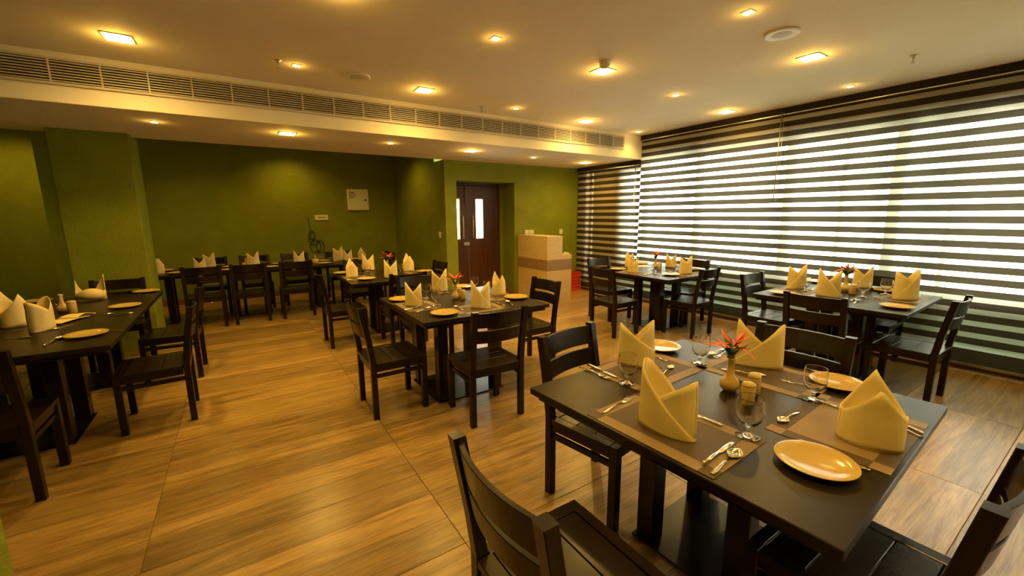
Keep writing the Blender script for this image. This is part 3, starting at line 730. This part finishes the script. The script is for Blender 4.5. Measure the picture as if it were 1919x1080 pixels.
for x, y, pr, ex, sc, lab in ((-1.02, 7.86, nar, .2, 1.0, 'napkin next to the column on the back row'), (-.52, 7.83, std, 0, .85, 'napkin above the first chair of the back row, lower one'), (-.42, 8.18, std2, .3, .95, 'napkin behind the first chair of the back row, rear one'), (.17, 7.9, std2, .1, 1.0, 'napkin beside the left bottle holder of back row'), (.84, 7.9, std, 0, .98, 'napkin above the third chair of the back row'),
                         (1.5, 8.1, std2, .3, 1.0, 'left napkin of the pair at right end of back row'), (1.62, 7.86, std, .2, .92, 'right napkin of the pair at right end of back row'), (1.9, 8.0, nar, 0, .9, 'single rounded napkin at the right end of back row')):
    c = Vector((x, y, TZ+.0005)); pr.place(c, face(c)+ex, lab, GN, (sc, sc, sc))
# slumped napkin and flat napkin on the left tables
c = at(172, 562, TZ)
n = thing('napkin', c, face(c)+.1, 'slumped napkin with two points and a puffy roll in front', 'napkin', GN)
for nm, H, t0, t1 in (('back_panel', lambda c: .05+(.20 if c > 0 else .16)*abs(c)**1.6, -.25, PI+.2), ('inner_panel', lambda c: .07+.02*c, -PI, 0)):
    o = cloth_sheet(.112, .075, H, t0, t1, 1, 21, .01).build(nm, napkin_m, n); m = o.modifiers.new('t', 'SOLIDIFY'); m.thickness = .0032; m.offset = 0
rr = []
for i in range(15):
    t = i/14; th = -PI*.95+t*PI*.98; r_ = .054*math.sin(PI*min(1, max(.12, t*1.02)))**.6
    cx_, cy_ = .095*math.cos(th), .082*math.sin(th)-.005
    rr.append([(cx_+r_*.75*math.cos(th)*math.cos(q), cy_+r_*.75*math.sin(th)*math.cos(q), max(.003, .05+.02*math.sin(t*4)+r_*1.05*math.sin(q))) for q in [2*PI*j/14 for j in range(14)]])
MB().loft(rr, True, True).build('rolled_edge', napkin_m, n)
c = at(131, 600, TZ); a_, d_, _l = yaw_of((94, 610), (162, 592), TZ)
n = thing('napkin', c, d_, 'napkin lying flat and half folded in front of the white vase', 'napkin', GN)
def sheet(x0, x1, y0, y1, f, nx=12, ny=8):
    return MB().loft([[(x0+(x1-x0)*i/nx, y0+(y1-y0)*j/ny, f(i/nx, j/ny)) for j in range(ny+1)] for i in range(nx+1)], False, True, False)
for k, (x0, x1, f) in enumerate(((-.16, .10, lambda u, v: .009+.005*math.sin(u*3+v)), (-.02, .16, lambda u, v: .018+.022*math.sin(PI*min(1, u*1.1))*(1-.4*v)))):
    o = sheet(x0, x1, -.07, .07, f).build('cloth_layer', napkin_m, n); m = o.modifiers.new('t', 'SOLIDIFY'); m.thickness = .004; m.offset = 0

# ------------------------------------------------------------------ goblets
def make_goblet():
    g = thing('goblet'); g['category'] = 'glass'
    MB().lathe([(.0, .0), (.040, .0), (.043, .002), (.040, .0045), (.016, .009), (.0075, .016), (.0065, .026), (.010, .031), (.0065, .036), (.013, .042), (.030, .055), (.043, .075), (.0485, .098), (.0480, .112), (.0470, .130), (.0442, .150), (.0437, .1545), (.0433, .1558), (.0427, .1560), (.0422, .1555), (.0423, .1545), (.0427, .150), (.0455, .130), (.0465, .112), (.0468, .098), (.0412, .076), (.028, .058), (.012, .049), (.0, .0475)], 40).build('bowl_and_stem', goblet_m, g)
    return g
gob = Proto(make_goblet())
for p, s, lab in (((1401, 818), 1.0, 'large clear goblet in front of the shakers, foreground table'), ((1175, 719), .95, 'clear goblet in front of the far napkin, foreground table'), ((1311, 681), .97, 'clear goblet left of the red-leaf vase'), ((1523, 750), .97, 'clear goblet in front of the right plate, foreground table'),
 ((818, 573), .95, 'nearer goblet of the pair at left of the middle table'), ((800, 559), .95, 'rear goblet of the pair at left of the middle table'), ((889, 545), .95, 'goblet by the far plate of the middle table'), ((913, 551), .85, 'goblet half hidden behind the right napkin, middle table'),
 ((690, 518), .9, 'nearer goblet at left of the table behind the middle'), ((676, 513), .9, 'rear goblet at left of the table behind the middle'), ((741, 505), .9, 'rear goblet at right of the table behind the middle'), ((751, 512), .9, 'nearer goblet at right of the table behind the middle'),
 ((1616, 557), 1.0, 'nearer goblet in the middle of the right-hand table'), ((1659, 552), 1.0, 'goblet between napkins at the blinds, right-hand table'), ((1508, 546), .95, 'goblet by the left napkin of the right-hand table'), ((1229, 514), .95, 'goblet in the centre of the table by the blinds'), ((1270, 507), .9, 'goblet between the right napkins, table by the blinds')):
    gob.place(at(p[0], p[1], MT), 0, lab, 'clear stemmed goblets', (s, s, s))

# ------------------------------------------------------------------ vases with leaves, shakers
def leaf_mesh(name, L, W, m, bend):
    vs = []; fs = []; n = 8
    for i in range(n+1):
        t = i/n; wv = W*math.sin(PI*min(1, t**.8))**.9*(1 if 0 < i < n else .02); x = L*t; z = bend*t*t
        vs += [(x, -wv/2, z+.1*wv), (x, 0, z), (x, wv/2, z+.1*wv)]
    for i in range(n):
        for j in range(2): a = i*3+j; fs.append((a, a+3, a+4, a+1))
    b = MB().add(vs, fs, True); return b.mesh(name, m)
red_leaf_me = [leaf_mesh('red_leaf', .10, .022, leaf_red, -.022), leaf_mesh('red_leaf', .078, .018, leaf_red, .01)]
green_leaf_me = [leaf_mesh('green_leaf', .085, .028, leaf_green, -.012), leaf_mesh('green_leaf', .07, .024, leaf_green, .008)]
for me in red_leaf_me+green_leaf_me: pass
def make_vase(label, loc, leaves, seed, sc=1.0, m=None):
    rnd = random.Random(seed)
    v = thing('bud_vase', loc, 0, label, 'vase', 'white bud vases on the tables'); v.scale = (sc,)*3
    MB().lathe([(.0, .0), (.024, .0), (.027, .003), (.040, .022), (.043, .038), (.038, .055), (.024, .072), (.0165, .090), (.0145, .120), (.0155, .150), (.018, .163), (.0155, .163), (.0125, .148), (.0125, .1), (.0, .09)], 32).build('vase_body', m or plate_m, v)
    if leaves:
        st = MB()
        for k in range(6):
            a = k*1.05; st.tube([(.004*math.cos(a), .004*math.sin(a), .10), (.010*math.cos(a), .010*math.sin(a), .17), (.026*math.cos(a), .026*math.sin(a), .215)], .0018, 5)
        st.build('stem', leaf_green, v)
        for k in range(18):
            a = k*2.399; r0 = .012+.018*rnd.random(); el = rnd.uniform(-.35, .95)
            o = put('red_leaf', red_leaf_me[k % 2], v, (r0*math.cos(a), r0*math.sin(a), .205+.03*rnd.random())); o.rotation_euler = (rnd.uniform(-.6, .6), -el, a)
            if k == 0: tag(o, 'orange-red pointed leaf')
        for k in range(10):
            a = k*2.399+.7; r0 = .010
            o = put('green_leaf', green_leaf_me[k % 2], v, (r0*math.cos(a), r0*math.sin(a), .158+.016*(k % 3))); o.rotation_euler = (rnd.uniform(-.4, .4), -rnd.uniform(.45, 1.15), a)
            if k == 0: tag(o, 'dark green leaf')
    return v
make_vase('white bud vase with red and green leaves on foreground table', at(1366, 732, TZ), True, 1, 1.0)
make_vase('white bud vase with orange leaves on the middle table', at(854, 561, TZ), True, 2, .93)
make_vase('bud vase with red leaves on the table behind the middle', at(727, 508, TZ), True, 3, 1.0)
make_vase('bud vase with red sprigs on the right-hand table', at(1583, 547, TZ), True, 4, 1.05)
make_vase('bud vase with red sprigs on the table by the blinds', at(1228, 504, TZ), True, 5, .95)
make_vase('empty white bud vase on the joined left tables', at(119, 586, TZ), False, 6, 1.0)
def make_shaker():
    s = thing('shaker'); s['category'] = 'shaker'
    MB().lathe([(.0, 0), (.026, 0), (.028, .003), (.0285, .08), (.027, .084)], 28).build('body', plate_m, s)
    MB().lathe([(.0285, .084), (.029, .088), (.025, .096), (.012, .101), (.0, .102)], 28).build('cap', plate_m, s)
    h = MB()
    for k in range(5): h.lathe([(.0018, .0975), (.0018, .1012)], 8, (.010*math.cos(k*1.257), .010*math.sin(k*1.257), 0))
    h.build('holes', slot_m, s); return s
shk = Proto(make_shaker())
for p, s, lab in (((1400, 757), 1.0, 'nearer cream shaker of the foreground pair'), ((1411, 739), 1.0, 'rear cream shaker of the foreground pair'), ((868, 561), .95, 'cream shaker right of the vase on the middle table'), ((861, 556), .9, 'rear cream shaker tucked behind the vase, middle table'), ((1597, 551), 1.0, 'cream shaker right of the vase on the right-hand table'), ((1236, 505), 1.0, 'cream shaker right of the vase on the table by the blinds'), ((137, 587), 1.12, 'white shaker right of the empty vase at left')):
    shk.place(at(p[0], p[1], TZ), 0, lab, 'cream salt and pepper shakers', (s, s, s))
def make_holder(x, y, lab):
    h = thing('condiment_holder', (x, y, TZ), .2, lab, 'condiment holder', 'condiment holders on the back row')
    MB().lathe([(.0, 0), (.05, 0), (.052, .004), (.052, .075), (.049, .075), (.049, .006), (.0, .006)], 24).build('pot', plate_m, h)
    MB().lathe([(.0, .007), (.017, .007), (.018, .09), (.012, .115), (.012, .145), (.0, .147)], 16).build('bottle', plate_m, h)
make_holder(.07, 8.06, 'white holder with a bottle in the left half of back row')
make_holder(1.1, 7.98, 'white holder with a bottle right of the third back row chair')
cd = thing('menu_card', at(1200, 499, TZ), face(at(1200, 499, TZ))+.5, 'white card lying flat by the rear napkins, table by the blinds', 'card')
MB().box(-.15, .15, -.11, .11, .001, .003).build('sheet', white_m, cd)

# ------------------------------------------------------------------ cutlery
def blade(outline, zf, th):
    """closed strip mesh along +x from (x, halfwidth) pairs, height profile zf(x)"""
    rings = []
    for x, hw in outline:
        z = zf(x); rings.append([(x, -hw, z), (x, hw, z), (x, hw*.8, z+th), (x, -hw*.8, z+th)])
    return MB().loft(rings, True, True)
def handle_z(x): return .0015+.006*max(0, 1-((x+.02)/.045)**2) if -.065 < x < .025 else .0015
H_OUT = [(-.10, .003), (-.096, .0075), (-.08, .0082), (-.05, .006), (-.02, .0035), (.02, .003)]
def make_fork():
    f = thing('fork'); f['category'] = 'fork'
    blade(H_OUT, handle_z, .0024).build('handle', metal_m, f)
    h = blade([(.02, .003), (.032, .009), (.045, .0125), (.055, .0125)], lambda x: .0015+.005*((x-.04)/.02)**2, .002)
    for k in range(4):
        y = -.0108+k*.0072; h.tube([(.054, y, .0045), (.075, y, .0035), (.098, y*.92, .008)], [.0019, .0017, .0009], 6)
    h.build('tines', metal_m, f); return f
def make_spoon():
    s = thing('spoon'); s['category'] = 'spoon'
    blade(H_OUT, handle_z, .0024).build('handle', metal_m, s)
    rows = []
    for i in range(13):
        t = i/12; x = .02+.07*t; hw = max(.003, .0215*math.sin(PI*min(1, max(.03, t))**.85)); dep = .010*math.sin(PI*t)
        rows.append([(x, hw*math.sin(q), .010-dep*math.cos(q)+.001*t) for q in [(-1+2*j/10)*PI/2 for j in range(11)]])
    o = MB().loft(rows, False, True, False).build('bowl', metal_m, s); m = o.modifiers.new('t', 'SOLIDIFY'); m.thickness = .0016
    return s
def make_knife():
    k = thing('knife'); k['category'] = 'knife'
    MB().tube([(-.105, 0, .007), (-.10, 0, .007), (-.06, 0, .007), (-.01, 0, .0065), (-.005, 0, .006)], [.004, .0072, .0066, .0055, .004], 10).build('handle', metal_m, k)
    blade([(-.006, .004), (.01, .0085), (.06, .0095), (.09, .0075), (.105, .001)], lambda x: .0045, .0016).build('blade', metal_m, k); return k
TOOL = {'f': Proto(make_fork()), 's': Proto(make_spoon()), 'k': Proto(make_knife())}
TN = {'f': 'fork', 's': 'spoon', 'k': 'knife'}
def cutlery(kind, a, b, lab, z=None, group='steel cutlery'):
    z = (MT+.0005 if a[0] > 600 else TZ+.0005) if z is None else z
    p, q = at(*a, z), at(*b, z); d = q-p; c = (p+q)/2; sc = min(1.08, max(.82, d.length/.2))
    TOOL[kind].place(c, math.atan2(d.y, d.x), lab, group, (sc,)*3)
CU = [ # kind, handle end, head end, label
 ('f', (1118, 781), (1193, 741), 'fork lying left of the large napkin on the left place mat'),
 ('k', (1305, 882), (1386, 822), 'knife with thick handle next to the spoon at the near mat edge'),
 ('s', (1330, 892), (1392, 842), 'spoon with round shiny bowl in front of the large goblet'),
 ('k', (1344, 797), (1288, 773), 'knife poking out right of the large napkin'),
 ('f', (1084, 688), (1146, 713), 'fork at the far left corner of the foreground table'),
 ('k', (1093, 682), (1168, 714), 'knife next to the fork at the far left corner, foreground table'),
 ('s', (1240, 703), (1262, 686), 'spoon right of the far napkin on the foreground table'),
 ('f', (1216, 664), (1248, 677), 'fork in front of the far plate, foreground table'),
 ('s', (1362, 653), (1322, 669), 'spoon by the goblet left of the red-leaf vase'),
 ('f', (1372, 655), (1332, 676), 'fork just in front of that spoon, beside the left goblet stem'),
 ('s', (1349, 692), (1443, 709), 'spoon behind the vase and shakers on the right mat'),
 ('f', (1518, 726), (1478, 717), 'fork half behind the right goblet, foreground table'),
 ('s', (1497, 772), (1457, 795), 'spoon between the large goblet and the rounded napkin'),
 ('f', (1634, 884), (1490, 826), 'fork half hidden beneath the rim of the big plate'),
 ('k', (1552, 760), (1590, 772), 'knife running behind the rounded napkin on its left side'),
 ('k', (1704, 803), (1668, 786), 'knife with its handle right of the rounded napkin'),
 ('s', (1700, 808), (1660, 791), 'spoon with its handle right of the rounded napkin'),
 ('k', (759, 583), (790, 574), 'knife at the left front edge of the middle table'), ('s', (780, 586), (810, 576), 'spoon beside the knife on the front edge, middle table'),
 ('f', (884, 563), (866, 560), 'fork between vase and front napkin, middle table'), ('s', (868, 582), (850, 574), 'spoon behind the near plate of the middle table'), ('k', (950, 577), (925, 565), 'knife right of the front napkin, middle table'), ('s', (962, 573), (948, 564), 'spoon right of the front napkin, middle table'),
 ('f', (726, 568), (745, 574), 'fork below the left plate, middle table'), ('s', (795, 568), (803, 560), 'spoon between the two left goblets, middle table'), ('k', (822, 552), (846, 548), 'knife by the far napkin, middle table'),
 ('k', (650, 526), (672, 523), 'knife beside the narrow napkin, table behind the middle'), ('s', (668, 524), (684, 518), 'spoon beside the nearer left goblet, table behind the middle'), ('f', (702, 509), (716, 507), 'fork behind the vase, table behind the middle'),
 ('s', (1597, 571), (1613, 561), 'spoon at the front edge of the right-hand table'), ('k', (1592, 567), (1607, 558), 'knife beside the spoon, front edge of right-hand table'), ('s', (1650, 555), (1638, 558), 'spoon by the rear goblet, right-hand table'), ('k', (1703, 549), (1725, 556), 'knife at the right end of the right-hand table'), ('f', (1520, 546), (1530, 538), 'fork right of the left napkin, right-hand table'),
 ('k', (1205, 517), (1222, 512), 'knife left of the goblet, table by the blinds'), ('f', (1215, 507), (1224, 504), 'fork by the vase, table by the blinds'), ('s', (1247, 507), (1258, 511), 'spoon between the right napkins, table by the blinds'), ('k', (1163, 501), (1176, 504), 'knife near the rear napkins, table by the blinds')]
for k, a, b, lab in CU: cutlery(k, a, b, lab)
for k, a, b, lab in (('k', (82, 650), (106, 636), 'knife at the front edge of the left tables'), ('s', (85, 648), (121, 631), 'spoon beside the near plate of the left tables'), ('s', (127, 612), (108, 617), 'spoon in front of the flat napkin at left'),
 ('k', (52, 634), (10, 636), 'knife in front of the two left napkins'), ('s', (20, 622), (2, 624), 'spoon at the very left edge of the picture'), ('k', (248, 588), (200, 593), 'knife in front of the aisle side plate at left'), ('s', (246, 587), (198, 590), 'spoon in front of the aisle side plate at left'),
 ('s', (285, 553), (256, 553), 'spoon in front of the far plate of the left tables'), ('f', (222, 620), (190, 622), 'fork right of the near plate of the left tables'), ('s', (110, 575), (104, 571), 'spoon behind the empty vase at left')):
    cutlery(k, a, b, lab)
